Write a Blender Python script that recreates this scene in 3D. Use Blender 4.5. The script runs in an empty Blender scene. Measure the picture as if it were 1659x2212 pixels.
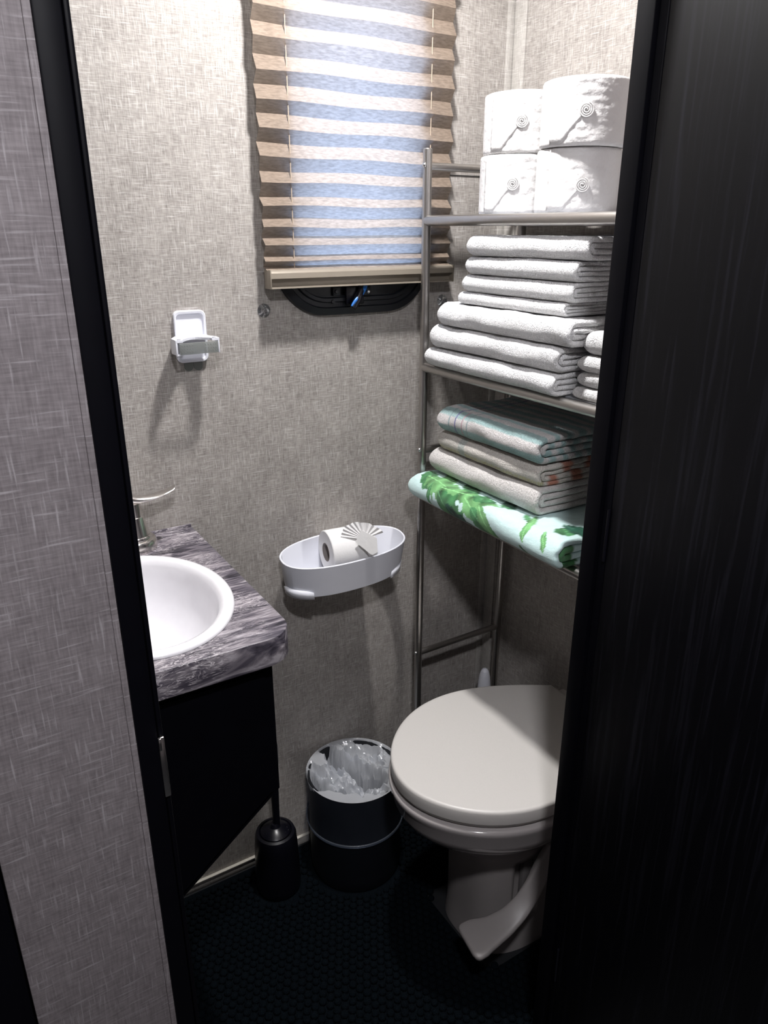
import bpy, bmesh, math, random
import numpy as np
from mathutils import Vector, Matrix, noise

random.seed(4)
PI = math.pi
C = bpy.context.scene.collection
S = bpy.context.scene
H = 1.395                                   # eye height; the floor is z = 0

# ------------------------------------------------------------------ camera
cd = bpy.data.cameras.new('camera'); cam = bpy.data.objects.new('camera', cd); C.objects.link(cam)
cam.location = (0, 0, H)
cam.rotation_euler = (math.radians(90-20.9), 0, math.radians(-31.7))
cd.sensor_fit = 'VERTICAL'; cd.sensor_height = 24; cd.sensor_width = 18
cd.lens = 24*1607/2212
cd.clip_start = 0.01
S.camera = cam

# ------------------------------------------------------------------ world: daylight outside the window
w = bpy.data.worlds.new('world'); S.world = w; w.use_nodes = True
nt = w.node_tree; nt.nodes.clear()
wo = nt.nodes.new('ShaderNodeOutputWorld'); bg = nt.nodes.new('ShaderNodeBackground')
tc = nt.nodes.new('ShaderNodeTexCoord'); sp = nt.nodes.new('ShaderNodeSeparateXYZ')
rp = nt.nodes.new('ShaderNodeValToRGB'); mr = nt.nodes.new('ShaderNodeMapRange')
mr.inputs['From Min'].default_value = -1; mr.inputs['From Max'].default_value = 1
nt.links.new(tc.outputs['Generated'], sp.inputs[0]); nt.links.new(sp.outputs['Z'], mr.inputs['Value'])
nt.links.new(mr.outputs[0], rp.inputs[0]); nt.links.new(rp.outputs[0], bg.inputs[0]); nt.links.new(bg.outputs[0], wo.inputs[0])
e = rp.color_ramp.elements
e[0].position = 0.42; e[0].color = (.42, .44, .48, 1)
e[1].position = 1.0; e[1].color = (.30, .50, 1.0, 1)
x = e.new(0.52); x.color = (.55, .72, 1.0, 1)
bg.inputs['Strength'].default_value = 10.0

S.view_settings.view_transform = 'Standard'; S.view_settings.look = 'None'
S.view_settings.gamma = 1; S.view_settings.use_curve_mapping = False
S.view_settings.exposure = 0.0
LAMP_W = 17.5
HALL_W = 17.0
LAMP = (.61, .95); HALL = (.05, -.12); CEIL = 2.10

# ------------------------------------------------------------------ helpers
def tag(o, label=None, cat=None, group=None, kind=None):
    if label: o['label'] = label
    if cat: o['category'] = cat
    if group: o['group'] = group
    if kind: o['kind'] = kind
    return o

def empty(name, loc, label, cat, group=None):
    o = bpy.data.objects.new(name, None); C.objects.link(o); o.location = loc
    o.empty_display_size = .02
    return tag(o, label, cat, group)

def link(name, me, mat, parent=None, smooth=True, auto=40):
    o = bpy.data.objects.new(name, me); C.objects.link(o)
    if mat: me.materials.append(mat)
    if smooth:
        me.polygons.foreach_set('use_smooth', [True]*len(me.polygons))
        if auto: 
            try: me.set_sharp_from_angle(angle=math.radians(auto))
            except Exception: pass
    if parent:
        o.parent = parent
        m = Matrix.Translation(parent.location) if parent.type == 'EMPTY' else parent['_w'] if '_w' in parent else Matrix()
        o.matrix_parent_inverse = m.inverted() if parent.type == 'EMPTY' else Matrix()
        if parent.type != 'EMPTY' and parent.parent:
            o.matrix_parent_inverse = Matrix()     # the parent mesh already sits in world coordinates
    return o

def mk(name, verts, faces, mat, parent=None, smooth=True, auto=40):
    me = bpy.data.meshes.new(name); me.from_pydata([tuple(v) for v in verts], [], faces); me.validate()
    bm = bmesh.new(); bm.from_mesh(me); bmesh.ops.recalc_face_normals(bm, faces=bm.faces); bm.to_mesh(me); bm.free()
    return link(name, me, mat, parent, smooth, auto)

def frombm(name, bm, mat, parent=None, smooth=True, auto=40):
    me = bpy.data.meshes.new(name); bmesh.ops.recalc_face_normals(bm, faces=bm.faces)
    bm.to_mesh(me); bm.free()
    return link(name, me, mat, parent, smooth, auto)

def bbox(bm, a, b, bev=0, seg=2):
    t = bmesh.new(); bmesh.ops.create_cube(t, size=1)
    for v in t.verts:
        v.co = Vector([(a[i]+b[i])/2 + v.co[i]*(b[i]-a[i]) for i in range(3)])
    if bev: bmesh.ops.bevel(t, geom=t.edges[:], offset=bev, segments=seg, affect='EDGES', profile=.5)
    me = bpy.data.meshes.new('t'); t.to_mesh(me); t.free(); bm.from_mesh(me); bpy.data.meshes.remove(me)

def box(name, a, b, mat, parent=None, bev=0, seg=2, smooth=True):
    bm = bmesh.new(); bbox(bm, a, b, bev, seg)
    return frombm(name, bm, mat, parent, smooth)

def tubedata(path, r, n=16, cap=True):
    P = [Vector(p) for p in path]; m = len(P)
    R = r if isinstance(r, (list, tuple)) else [r]*m
    vs, fs = [], []; up = None
    for i, p in enumerate(P):
        d = (P[min(i+1, m-1)]-P[max(i-1, 0)]).normalized()
        if up is None:
            up = Vector((0, 0, 1)) if abs(d.z) < .9 else Vector((1, 0, 0))
        a = d.cross(up).normalized(); up = a.cross(d).normalized()
        for k in range(n):
            t = 2*PI*k/n
            vs.append(p + a*math.cos(t)*R[i] + up*math.sin(t)*R[i])
    for i in range(m-1):
        for k in range(n):
            fs.append((i*n+k, i*n+(k+1) % n, (i+1)*n+(k+1) % n, (i+1)*n+k))
    if cap:
        fs.append(tuple(range(n))); fs.append(tuple(range((m-1)*n, m*n)))
    return vs, fs

def tube(name, path, r, mat, parent=None, n=16):
    v, f = tubedata(path, r, n); return mk(name, v, f, mat, parent)

def lathe(name, prof, mat, parent=None, center=(0, 0), n=64, closed=False, auto=40, f=None):
    vs, fs = [], []; m = len(prof)
    for (r, z) in prof:
        for k in range(n):
            t = 2*PI*k/n; rr = r
            p = (center[0]+rr*math.cos(t), center[1]+rr*math.sin(t), z)
            vs.append(p)
    for i in range(m-1 if not closed else m):
        j = (i+1) % m
        for k in range(n):
            fs.append((i*n+k, i*n+(k+1) % n, j*n+(k+1) % n, j*n+k))
    if not closed:
        if prof[0][0] > 1e-6: fs.append(tuple(range(n)))
        if prof[-1][0] > 1e-6: fs.append(tuple(range((m-1)*n, m*n)))
    return mk(name, vs, fs, mat, parent, auto=auto)

def loft(name, rings, mat, parent=None, cap0=True, cap1=True, closed=False, smooth=True, auto=40):
    n = len(rings[0]); m = len(rings); vs = [p for r in rings for p in r]; fs = []
    for i in range(m if closed else m-1):
        j = (i+1) % m
        for k in range(n): fs.append((i*n+k, i*n+(k+1) % n, j*n+(k+1) % n, j*n+k))
    if not closed and cap0: fs.append(tuple(range(n)))
    if not closed and cap1: fs.append(tuple(range((m-1)*n, m*n)))
    return mk(name, vs, fs, mat, parent, smooth, auto)

def rrect(x0, x1, z0, z1, r, n=10):
    out = []
    for cx, cz, a0 in ((x1-r, z1-r, 0), (x0+r, z1-r, 90), (x0+r, z0+r, 180), (x1-r, z0+r, 270)):
        for k in range(n+1):
            a = math.radians(a0+90*k/n); out.append((cx+r*math.cos(a), cz+r*math.sin(a)))
    return out

def catmull(P, n=8):
    P = [Vector(p) for p in P]; out = []
    for i in range(len(P)-1):
        a = P[max(i-1, 0)]; b = P[i]; c = P[i+1]; d = P[min(i+2, len(P)-1)]
        for k in range(n):
            t = k/n
            out.append(.5*((2*b)+(c-a)*t+(2*a-5*b+4*c-d)*t*t+(3*b-a-3*c+d)*t**3))
    out.append(P[-1]); return out

# ------------------------------------------------------------------ materials
def newmat(name):
    m = bpy.data.materials.new(name); m.use_nodes = True
    return m, m.node_tree, m.node_tree.nodes['Principled BSDF']

def mat(name, col, rough=.5, metal=0, spec=.5, coat=0, noise_scale=0, bump=0, vary=0, sheen=0, trans=0, dist=.001):
    m, t, b = newmat(name)
    b.inputs['Base Color'].default_value = (*col, 1); b.inputs['Roughness'].default_value = rough
    b.inputs['Metallic'].default_value = metal; b.inputs['Specular IOR Level'].default_value = spec
    b.inputs['Coat Weight'].default_value = coat; b.inputs['Sheen Weight'].default_value = sheen
    if sheen: b.inputs['Sheen Roughness'].default_value = .6
    g = t.nodes.new('ShaderNodeNewGeometry')
    nz = t.nodes.new('ShaderNodeTexNoise'); nz.inputs['Scale'].default_value = noise_scale or 60
    nz.inputs['Detail'].default_value = 4; t.links.new(g.outputs['Position'], nz.inputs['Vector'])
    if bump:
        bp = t.nodes.new('ShaderNodeBump'); bp.inputs['Strength'].default_value = bump; bp.inputs['Distance'].default_value = dist
        t.links.new(nz.outputs['Fac'], bp.inputs['Height']); t.links.new(bp.outputs[0], b.inputs['Normal'])
    v = vary or .04
    mx = t.nodes.new('ShaderNodeMix'); mx.data_type = 'RGBA'
    mx.inputs['A'].default_value = (*[c*(1-v) for c in col], 1); mx.inputs['B'].default_value = (*[min(1, c*(1+v)) for c in col], 1)
    t.links.new(nz.outputs['Fac'], mx.inputs['Factor']); t.links.new(mx.outputs['Result'], b.inputs['Base Color'])
    return m

def N(t, kind, **kw):
    n = t.nodes.new(kind)
    for k, v in kw.items():
        if k == 'op': n.operation = v
        else: n.inputs[k].default_value = v
    return n

def wallpaper(name, base, light, dark, thread=1.0):
    """woven linen print: fine vertical and horizontal threads with sparse bright slubs"""
    m, t, b = newmat(name); L = t.links.new
    g = t.nodes.new('ShaderNodeNewGeometry'); s = t.nodes.new('ShaderNodeSeparateXYZ'); L(g.outputs['Position'], s.inputs[0])
    u = N(t, 'ShaderNodeMath', op='ADD'); L(s.outputs['X'], u.inputs[0]); L(s.outputs['Y'], u.inputs[1])
    def thread_noise(su, sz, detail, off):
        a = N(t, 'ShaderNodeMath', op='MULTIPLY'); a.inputs[1].default_value = su; L(u.outputs[0], a.inputs[0])
        c = N(t, 'ShaderNodeMath', op='MULTIPLY'); c.inputs[1].default_value = sz; L(s.outputs['Z'], c.inputs[0])
        cb = t.nodes.new('ShaderNodeCombineXYZ'); L(a.outputs[0], cb.inputs[0]); L(c.outputs[0], cb.inputs[1]); cb.inputs[2].default_value = off
        nz = t.nodes.new('ShaderNodeTexNoise'); nz.inputs['Scale'].default_value = 1; nz.inputs['Detail'].default_value = detail
        L(cb.outputs[0], nz.inputs['Vector']); return nz.outputs['Fac']
    k = thread
    v1 = thread_noise(560*k, 60*k, 2, 0); h1 = thread_noise(60*k, 560*k, 2, 5)
    v2 = thread_noise(520*k, 34*k, 1, 9); h2 = thread_noise(30*k, 520*k, 1, 14)
    mo = thread_noise(14, 14, 3, 20); big = thread_noise(120, 5, 1, 31)
    def rng(sock, a, b_, c, d):
        r = t.nodes.new('ShaderNodeMapRange'); r.inputs['From Min'].default_value = a; r.inputs['From Max'].default_value = b_
        r.inputs['To Min'].default_value = c; r.inputs['To Max'].default_value = d; L(sock, r.inputs['Value']); return r.outputs[0]
    def math2(op, a, c):
        n = N(t, 'ShaderNodeMath', op=op); L(a, n.inputs[0])
        if isinstance(c, (int, float)): n.inputs[1].default_value = c
        else: L(c, n.inputs[1])
        return n.outputs[0]
    fine = math2('ADD', rng(v1, .3, .7, 0, .5), rng(h1, .3, .7, 0, .5))
    fine = math2('ADD', fine, rng(mo, .3, .7, -.12, .12))
    fine = math2('ADD', fine, rng(big, .3, .7, -.08, .08))
    slub = math2('MAXIMUM', rng(v2, .60, .78, 0, 1), rng(h2, .60, .78, 0, 1))
    m1 = t.nodes.new('ShaderNodeMix'); m1.data_type = 'RGBA'; m1.inputs['A'].default_value = (*dark, 1); m1.inputs['B'].default_value = (*base, 1)
    L(fine, m1.inputs['Factor'])
    m2 = t.nodes.new('ShaderNodeMix'); m2.data_type = 'RGBA'; m2.inputs['B'].default_value = (*light, 1)
    L(m1.outputs['Result'], m2.inputs['A']); L(math2('MULTIPLY', slub, .5), m2.inputs['Factor'])
    L(m2.outputs['Result'], b.inputs['Base Color']); b.inputs['Roughness'].default_value = .62
    b.inputs['Specular IOR Level'].default_value = .3
    bp = t.nodes.new('ShaderNodeBump'); bp.inputs['Strength'].default_value = .25; bp.inputs['Distance'].default_value = .0005
    L(fine, bp.inputs['Height']); L(bp.outputs[0], b.inputs['Normal'])
    return m

WALL = wallpaper('linen_wallpaper', (.46, .43, .40), (.74, .72, .70), (.20, .182, .168))
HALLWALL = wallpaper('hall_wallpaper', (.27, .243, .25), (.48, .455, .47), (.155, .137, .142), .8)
BATTEN = wallpaper('batten_wallpaper', (.48, .46, .43), (.7, .68, .66), (.30, .28, .26))
BLACK = mat('black_stained_wood', (.0018, .0018, .0035), .5, spec=.12, noise_scale=40, bump=.1, vary=.3)
CEILM = mat('ceiling_white', (.80, .79, .78), .7)
FLOORM = mat('dark_floor', (.003, .004, .006), .7)
METAL = mat('satin_nickel', (.46, .44, .42), .33, metal=1, noise_scale=200)
CHROME = mat('brushed_nickel', (.78, .75, .72), .22, metal=1, noise_scale=200)
SCREW = mat('screw_steel', (.6, .6, .6), .25, metal=1)
SHELFM = mat('shelf_grey', (.42, .43, .46), .35, metal=.4)
PORC = mat('shaded_bone_porcelain', (.36, .335, .33), .14, coat=.5, noise_scale=12)  # toilet bowl: shade from the hall side is put into this darker bone colour
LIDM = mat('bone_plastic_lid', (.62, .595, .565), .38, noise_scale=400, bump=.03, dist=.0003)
SINKM = mat('white_basin', (.78, .77, .80), .15, coat=.4)
WHITEP = mat('white_plastic', (.72, .73, .79), .38, noise_scale=30)
PAPER = mat('toilet_paper', (.80, .79, .785), .9, noise_scale=260, bump=.35, dist=.0006)
PAPERW = mat('wrapping_tissue', (.62, .61, .605), .8, noise_scale=110, bump=.8, dist=.002)
CARD = mat('paper_core', (.20, .19, .22), .9)
BLKP = mat('black_plastic', (.004, .004, .007), .28, spec=.4)
BLKF = mat('black_window_frame', (.006, .007, .010), .42, spec=.45)
BIND = mat('dark_bin', (.003, .004, .007), .5)
RAILM = mat('champagne_rail', (.27, .235, .19), .4, metal=.25)
CORD = mat('blind_cord', (.45, .36, .28), .7)
BLUE = mat('blue_lever', (.02, .13, .42), .3)
PEDM = mat('shaded_bone_plastic', (.27, .25, .245), .42)  # pedestal and pedal: bone tone darkened further to paint in the shade low down
GASKET = mat('dark_gap', (.02, .018, .018), .6)
LIGHTSTRIP = mat('pale_edge', (.60, .57, .50), .4)

def woodmat():
    m, t, b = newmat('black_door_laminate'); L = t.links.new
    g = t.nodes.new('ShaderNodeNewGeometry'); mp = t.nodes.new('ShaderNodeMapping'); mp.inputs['Scale'].default_value = (160, 160, 5)
    L(g.outputs['Position'], mp.inputs[0]); nz = t.nodes.new('ShaderNodeTexNoise'); nz.inputs['Scale'].default_value = 1; nz.inputs['Detail'].default_value = 5
    nz.inputs['Distortion'].default_value = .6
    L(mp.outputs[0], nz.inputs['Vector']); r = t.nodes.new('ShaderNodeValToRGB'); L(nz.outputs['Fac'], r.inputs[0])
    r.color_ramp.elements[0].position = .5; r.color_ramp.elements[0].color = (.0016, .0016, .0028, 1)
    r.color_ramp.elements[1].position = .78; r.color_ramp.elements[1].color = (.010, .010, .015, 1)
    L(r.outputs[0], b.inputs['Base Color']); b.inputs['Roughness'].default_value = .45; b.inputs['Specular IOR Level'].default_value = .22
    return m
DOORM = woodmat()

def marblemat():
    m, t, b = newmat('grey_marble_laminate'); L = t.links.new
    g = t.nodes.new('ShaderNodeNewGeometry'); mp = t.nodes.new('ShaderNodeMapping')
    mp.inputs['Rotation'].default_value = (0, 0, math.radians(14)); mp.inputs['Scale'].default_value = (9, 52, 40)
    L(g.outputs['Position'], mp.inputs[0])
    n1 = t.nodes.new('ShaderNodeTexNoise'); n1.inputs['Scale'].default_value = 1.1; n1.inputs['Detail'].default_value = 8; n1.inputs['Distortion'].default_value = 1.6
    n1.inputs['Roughness'].default_value = .62
    L(mp.outputs[0], n1.inputs['Vector'])
    r = t.nodes.new('ShaderNodeValToRGB'); L(n1.outputs['Fac'], r.inputs[0]); el = r.color_ramp.elements
    el[0].position = .36; el[0].color = (.018, .016, .024, 1); el[1].position = .66; el[1].color = (.42, .39, .42, 1)
    a = el.new(.46); a.color = (.085, .075, .095, 1); a = el.new(.56); a.color = (.20, .18, .20, 1)
    n2 = t.nodes.new('ShaderNodeTexNoise'); n2.inputs['Scale'].default_value = 2.3; n2.inputs['Detail'].default_value = 5; n2.inputs['Distortion'].default_value = 2.6
    L(mp.outputs[0], n2.inputs['Vector'])
    v = t.nodes.new('ShaderNodeMath'); v.operation = 'SUBTRACT'; v.inputs[1].default_value = .5; L(n2.outputs['Fac'], v.inputs[0])
    ab = t.nodes.new('ShaderNodeMath'); ab.operation = 'ABSOLUTE'; L(v.outputs[0], ab.inputs[0])
    mr_ = t.nodes.new('ShaderNodeMapRange'); mr_.inputs['From Min'].default_value = 0; mr_.inputs['From Max'].default_value = .032
    mr_.inputs['To Min'].default_value = 1; mr_.inputs['To Max'].default_value = 0; L(ab.outputs[0], mr_.inputs['Value'])
    n3 = t.nodes.new('ShaderNodeTexNoise'); n3.inputs['Scale'].default_value = 9; L(g.outputs['Position'], n3.inputs['Vector'])
    m3 = t.nodes.new('ShaderNodeMapRange'); m3.inputs['From Min'].default_value = .44; m3.inputs['From Max'].default_value = .56; L(n3.outputs['Fac'], m3.inputs['Value'])
    ml = t.nodes.new('ShaderNodeMath'); ml.operation = 'MULTIPLY'; L(mr_.outputs[0], ml.inputs[0]); L(m3.outputs[0], ml.inputs[1])
    mx = t.nodes.new('ShaderNodeMix'); mx.data_type = 'RGBA'; mx.inputs['B'].default_value = (.62, .58, .6, 1)
    L(r.outputs[0], mx.inputs['A']); L(ml.outputs[0], mx.inputs['Factor']); L(mx.outputs['Result'], b.inputs['Base Color'])
    b.inputs['Roughness'].default_value = .36
    return m
MARBLE = marblemat()

def terry(name, col=None, attr=False, strength=1, scale=360, vary=.09):
    m, t, b = newmat(name); L = t.links.new
    g = t.nodes.new('ShaderNodeNewGeometry')
    nz = t.nodes.new('ShaderNodeTexNoise'); nz.inputs['Scale'].default_value = scale; nz.inputs['Detail'].default_value = 3; nz.inputs['Distortion'].default_value = 1.2
    L(g.outputs['Position'], nz.inputs['Vector'])
    bp = t.nodes.new('ShaderNodeBump'); bp.inputs['Strength'].default_value = strength; bp.inputs['Distance'].default_value = .004
    L(nz.outputs['Fac'], bp.inputs['Height']); L(bp.outputs[0], b.inputs['Normal'])
    mx = t.nodes.new('ShaderNodeMix'); mx.data_type = 'RGBA'; mx.blend_type = 'MULTIPLY'; mx.inputs['Factor'].default_value = 1
    if attr:
        a = t.nodes.new('ShaderNodeVertexColor'); a.layer_name = 'Col'; L(a.outputs['Color'], mx.inputs['A'])
    else: mx.inputs['A'].default_value = (*col, 1)
    r = t.nodes.new('ShaderNodeMapRange'); r.inputs['From Min'].default_value = .3; r.inputs['From Max'].default_value = .7
    r.inputs['To Min'].default_value = 1-vary*2; r.inputs['To Max'].default_value = 1+vary; L(nz.outputs['Fac'], r.inputs['Value'])
    L(r.outputs[0], mx.inputs['B']); L(mx.outputs['Result'], b.inputs['Base Color'])
    b.inputs['Roughness'].default_value = .95; b.inputs['Sheen Weight'].default_value = .25; b.inputs['Specular IOR Level'].default_value = .1
    return m
TWHITE = terry('white_terry', (.90, .90, .905))
TPRINT = terry('printed_terry', attr=True)
TVELOUR = terry('printed_velour', attr=True, strength=.35, scale=700, vary=.03)

def fabricmat():
    m, t, b = newmat('pleated_blind_fabric'); L = t.links.new
    out = t.nodes['Material Output']
    g = t.nodes.new('ShaderNodeNewGeometry'); mp = t.nodes.new('ShaderNodeMapping'); mp.inputs['Scale'].default_value = (90, 90, 420)
    L(g.outputs['Position'], mp.inputs[0]); nz = t.nodes.new('ShaderNodeTexNoise'); nz.inputs['Scale'].default_value = 1; nz.inputs['Detail'].default_value = 4
    L(mp.outputs[0], nz.inputs['Vector'])
    r = t.nodes.new('ShaderNodeMapRange'); r.inputs['From Min'].default_value = .3; r.inputs['From Max'].default_value = .7; r.inputs['To Min'].default_value = .75; r.inputs['To Max'].default_value = 1.15
    L(nz.outputs['Fac'], r.inputs['Value'])
    mx = t.nodes.new('ShaderNodeMix'); mx.data_type = 'RGBA'; mx.blend_type = 'MULTIPLY'; mx.inputs['Factor'].default_value = 1
    mx.inputs['A'].default_value = (.27, .21, .165, 1); L(r.outputs[0], mx.inputs['B']); L(mx.outputs['Result'], b.inputs['Base Color'])
    b.inputs['Roughness'].default_value = .8; b.inputs['Specular IOR Level'].default_value = .2
    tr = t.nodes.new('ShaderNodeBsdfTranslucent')
    mx2 = t.nodes.new('ShaderNodeMix'); mx2.data_type = 'RGBA'; mx2.blend_type = 'MULTIPLY'; mx2.inputs['Factor'].default_value = 1
    mx2.inputs['A'].default_value = (.44, .41, .38, 1); L(r.outputs[0], mx2.inputs['B']); L(mx2.outputs['Result'], tr.inputs['Color'])
    ms = t.nodes.new('ShaderNodeMixShader'); ms.inputs[0].default_value = .35; L(b.outputs[0], ms.inputs[1]); L(tr.outputs[0], ms.inputs[2]); L(ms.outputs[0], out.inputs[0])
    return m
FABRIC = fabricmat()

def thin(name, tint, alpha, rough=.05, white=None):
    """thin sheet: mostly see-through with a gloss; white adds a milky translucent share"""
    m, t, b = newmat(name); L = t.links.new; out = t.nodes['Material Output']
    t.nodes.remove(b)
    tp = t.nodes.new('ShaderNodeBsdfTransparent'); tp.inputs[0].default_value = (*tint, 1)
    gl = t.nodes.new('ShaderNodeBsdfGlossy'); gl.inputs['Roughness'].default_value = rough
    if white:
        df = t.nodes.new('ShaderNodeBsdfDiffuse'); df.inputs[0].default_value = (*white, 1)
        tl = t.nodes.new('ShaderNodeBsdfTranslucent'); tl.inputs[0].default_value = (*white, 1)
        a = t.nodes.new('ShaderNodeMixShader'); a.inputs[0].default_value = .4; L(df.outputs[0], a.inputs[1]); L(tl.outputs[0], a.inputs[2])
        c = t.nodes.new('ShaderNodeMixShader'); c.inputs[0].default_value = .18; L(a.outputs[0], c.inputs[1]); L(gl.outputs[0], c.inputs[2])
        src = c.outputs[0]
    else: src = gl.outputs[0]
    ms = t.nodes.new('ShaderNodeMixShader'); ms.inputs[0].default_value = alpha
    L(tp.outputs[0], ms.inputs[1]); L(src, ms.inputs[2]); L(ms.outputs[0], out.inputs[0]); return m
GLASS = thin('window_glass', (.93, .96, .98), .06)
CLEARP = thin('clear_plastic', (.88, .9, .92), .28, .08)
FROST = thin('frosted_plastic', (.8, .82, .82), .55, .25, (.42, .44, .42))
BAGM = thin('milky_bag_film', (.80, .83, .88), .76, .24, (.90, .92, .96))
BAGOUT = thin('thin_bag_film', (.78, .80, .86), .09, .3, (.26, .30, .38))

def emat(name, col, s):
    m, t, b = newmat(name); b.inputs['Emission Color'].default_value = (*col, 1); b.inputs['Emission Strength'].default_value = s; return m

# ------------------------------------------------------------------ room shell
D = 1.30; XR = 1.10; YD = .58
def structure(o): o['kind'] = 'structure'; return o

WX0, WX1, WZ0, WZ1 = .605, .872, H-.085, H+.42
bm = bmesh.new()
for a, b_ in (((-.34, 0), (WX0, CEIL)), ((WX1, 0), (XR+.03, CEIL)), ((WX0, 0), (WX1, WZ0)), ((WX0, WZ1), (WX1, CEIL))):
    bbox(bm, (a[0], D, a[1]), (b_[0], D+.04, b_[1]))
structure(frombm('wall_back', bm, WALL, smooth=False))
structure(box('wall_right', (XR, .58, 0), (XR+.03, D, CEIL), WALL, smooth=False))
structure(box('wall_left', (-.34, .62, 0), (-.31, D, CEIL), WALL, smooth=False))
structure(box('floor', (-1.1, -1.2, -.03), (XR+.03, D+.04, 0), FLOORM, smooth=False))
structure(box('ceiling', (-1.1, -1.2, CEIL), (XR+.03, D+.04, CEIL+.03), CEILM, smooth=False))
# front wall with the doorway
structure(box('wall_front', (-.0235, YD, 0), (.099, YD+.036, CEIL), HALLWALL, bev=.002))
bm = bmesh.new(); bbox(bm, (.706, YD+.0, 0), (XR, YD+.036, CEIL))
structure(frombm('wall_front', bm, HALLWALL, smooth=False))
structure(box('wall_front', (.099, YD, 1.94), (.706, YD+.036, CEIL), HALLWALL, smooth=False))
structure(box('trim_1', (.0935, YD-.0025, 0), (.0990, YD, CEIL), HALLWALL, bev=.0008))
structure(box('wall_hall_left', (-1.1, -1.2, 0), (-1.07, .62, CEIL), HALLWALL, smooth=False))
structure(box('wall_hall_back', (-1.07, -1.2, 0), (XR+.03, -1.17, CEIL), HALLWALL, smooth=False))
structure(box('wall_hall_right', (XR, -1.17, 0), (XR+.03, .58, CEIL), HALLWALL, smooth=False))
# black panel left of the wallpapered stub
structure(box('trim_2', (-1.07, .595, 0), (-.026, .615, CEIL), BLACK))
# door frame: jambs and head, black
f = empty('door_frame', (.37, YD, 0), 'glossy black door frame around the bathroom doorway', 'door frame')
f['kind'] = 'structure'; f.name = 'door_frame'
bm = bmesh.new()
bbox(bm, (.099, YD-.004, 0), (.1172, YD+.040, 1.94), .0015); bbox(bm, (.1180, YD-.004, 0), (.1222, YD+.040, 1.94), .0015)
frombm('jamb', bm, BLACK, f)
bm = bmesh.new()
bbox(bm, (.684, YD+.016, 0), (.700, YD+.040, 1.94), .0012); bbox(bm, (.6905, YD+.004, 0), (.706, YD+.016, 1.94), .0012)
frombm('jamb', bm, BLACK, f)
box('door_head', (.099, YD-.004, 1.925), (.706, YD+.040, 1.96), BLACK, f, .0015)
# strike plate on the left jamb
bm = bmesh.new(); bbox(bm, (.1165, YD-.0065, .902), (.1222, YD-.004, .968), .001); bbox(bm, (.1165, YD-.008, .955), (.119, YD-.006, .968), .0006)
o = frombm('strike_plate', bm, CHROME, f); o['label'] = 'bright metal strike plate'
# open door leaf, swung out towards the camera on the right
dl = structure(empty('door_1', (.70, YD-.03, .01), 'black wood-grain door standing open at the right', 'door'))
ang = math.radians(0)
box('door_leaf', (.690, .05, .01), (.722, .584, 1.92), DOORM, dl, .002)
for z in (.25, 1.0, 1.7):
    tube('hinge', [(.6885, .5850, z), (.6885, .5850, z+.07)], .0022, BLKP, dl, 10)

# corner battens, panel joints, base strip
structure(box('trim_3', (1.081, D-.004, 0), (1.0985, D, CEIL), BATTEN, bev=.0012))
structure(box('trim_4', (XR-.004, 1.262, 0), (XR, D-.005, CEIL), BATTEN, bev=.0012))
JZ = H+.096
bm = bmesh.new(); bbox(bm, (.935, D-.0012, JZ), (1.081, D, JZ+.0022)); bbox(bm, (XR-.0012, .62, JZ), (XR, 1.262, JZ+.0022))
structure(frombm('trim_5', bm, GASKET, smooth=False))
bb = structure(box('baseboard_back', (-.30, D-.006, .0), (1.08, D, .020), BATTEN, bev=.001))
structure(box('trim_6', (-.30, D-.0075, .020), (1.08, D, .0235), LIGHTSTRIP, bev=.0008))
structure(box('baseboard_right', (XR-.006, .62, .0), (XR, D-.008, .022), BATTEN, bev=.001))

# ------------------------------------------------------------------ ceiling lamps (out of frame)
def lamp(loc, r, power, label, col, size):
    t = empty('ceiling_light', (*loc, CEIL-.02), label, 'light', None)
    lathe('lamp_housing', [(r*1.25, CEIL-.0005), (r*1.25, CEIL-.010), (r*1.1, CEIL-.016), (r, CEIL-.016), (r, CEIL-.012)], WHITEP, t, loc)
    lathe('lamp_lens', [(0, CEIL-.013), (r*.98, CEIL-.013), (r*.98, CEIL-.0115)], emat('lens_glow', col, 3), t, loc)
    ld = bpy.data.lights.new('lamp_light', 'AREA'); ld.shape = 'DISK'; ld.size = size; ld.energy = power; ld.color = col
    lo = bpy.data.objects.new('lamp_light', ld); C.objects.link(lo); lo.location = (loc[0], loc[1], CEIL-.022)
lamp(LAMP, .055, LAMP_W, 'round ceiling light above the bathroom floor', (1, .982, .975), .075)
lamp(HALL, .07, HALL_W, 'round ceiling light in the hallway before the door', (.97, .96, 1), .12)

# ------------------------------------------------------------------ window with black frame
wn = structure(empty('window_1', ((WX0+WX1)/2, D, WZ0), 'black framed window behind the pleated blind', 'window'))
def xz(pts, y): return [(p[0], y, p[1]) for p in pts]
O = (.569, .906, H-.156, H+.47)
def ins(a, rb, r): return rrect(O[0]+a, O[1]-a, O[2]+rb, O[3]-a, r, 12)
rings = [xz(ins(0, 0, .10), D-.0005), xz(ins(.002, .002, .098), D-.010), xz(ins(.014, .014, .088), D-.013),
         xz(ins(.016, .016, .086), D-.009), xz(ins(.022, .024, .080), D-.009), xz(ins(.024, .026, .078), D-.014),
         xz(ins(.029, .032, .073), D-.014), xz(ins(.031, .034, .071), D-.008), xz(ins(.034, .058, .055), D-.008), xz(ins(.036, .060, .053), D-.012),
         xz(ins(.040, .071, .045), D-.012), xz(ins(.042, .073, .043), D+.03)]
loft('window_frame', rings, BLKF, wn, cap0=False, cap1=False, auto=25)
mk('window_pane', xz([(WX0, WZ0), (WX1, WZ0), (WX1, WZ1), (WX0, WZ1)], D+.02), [(0, 1, 2, 3)], GLASS, wn, False)
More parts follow.
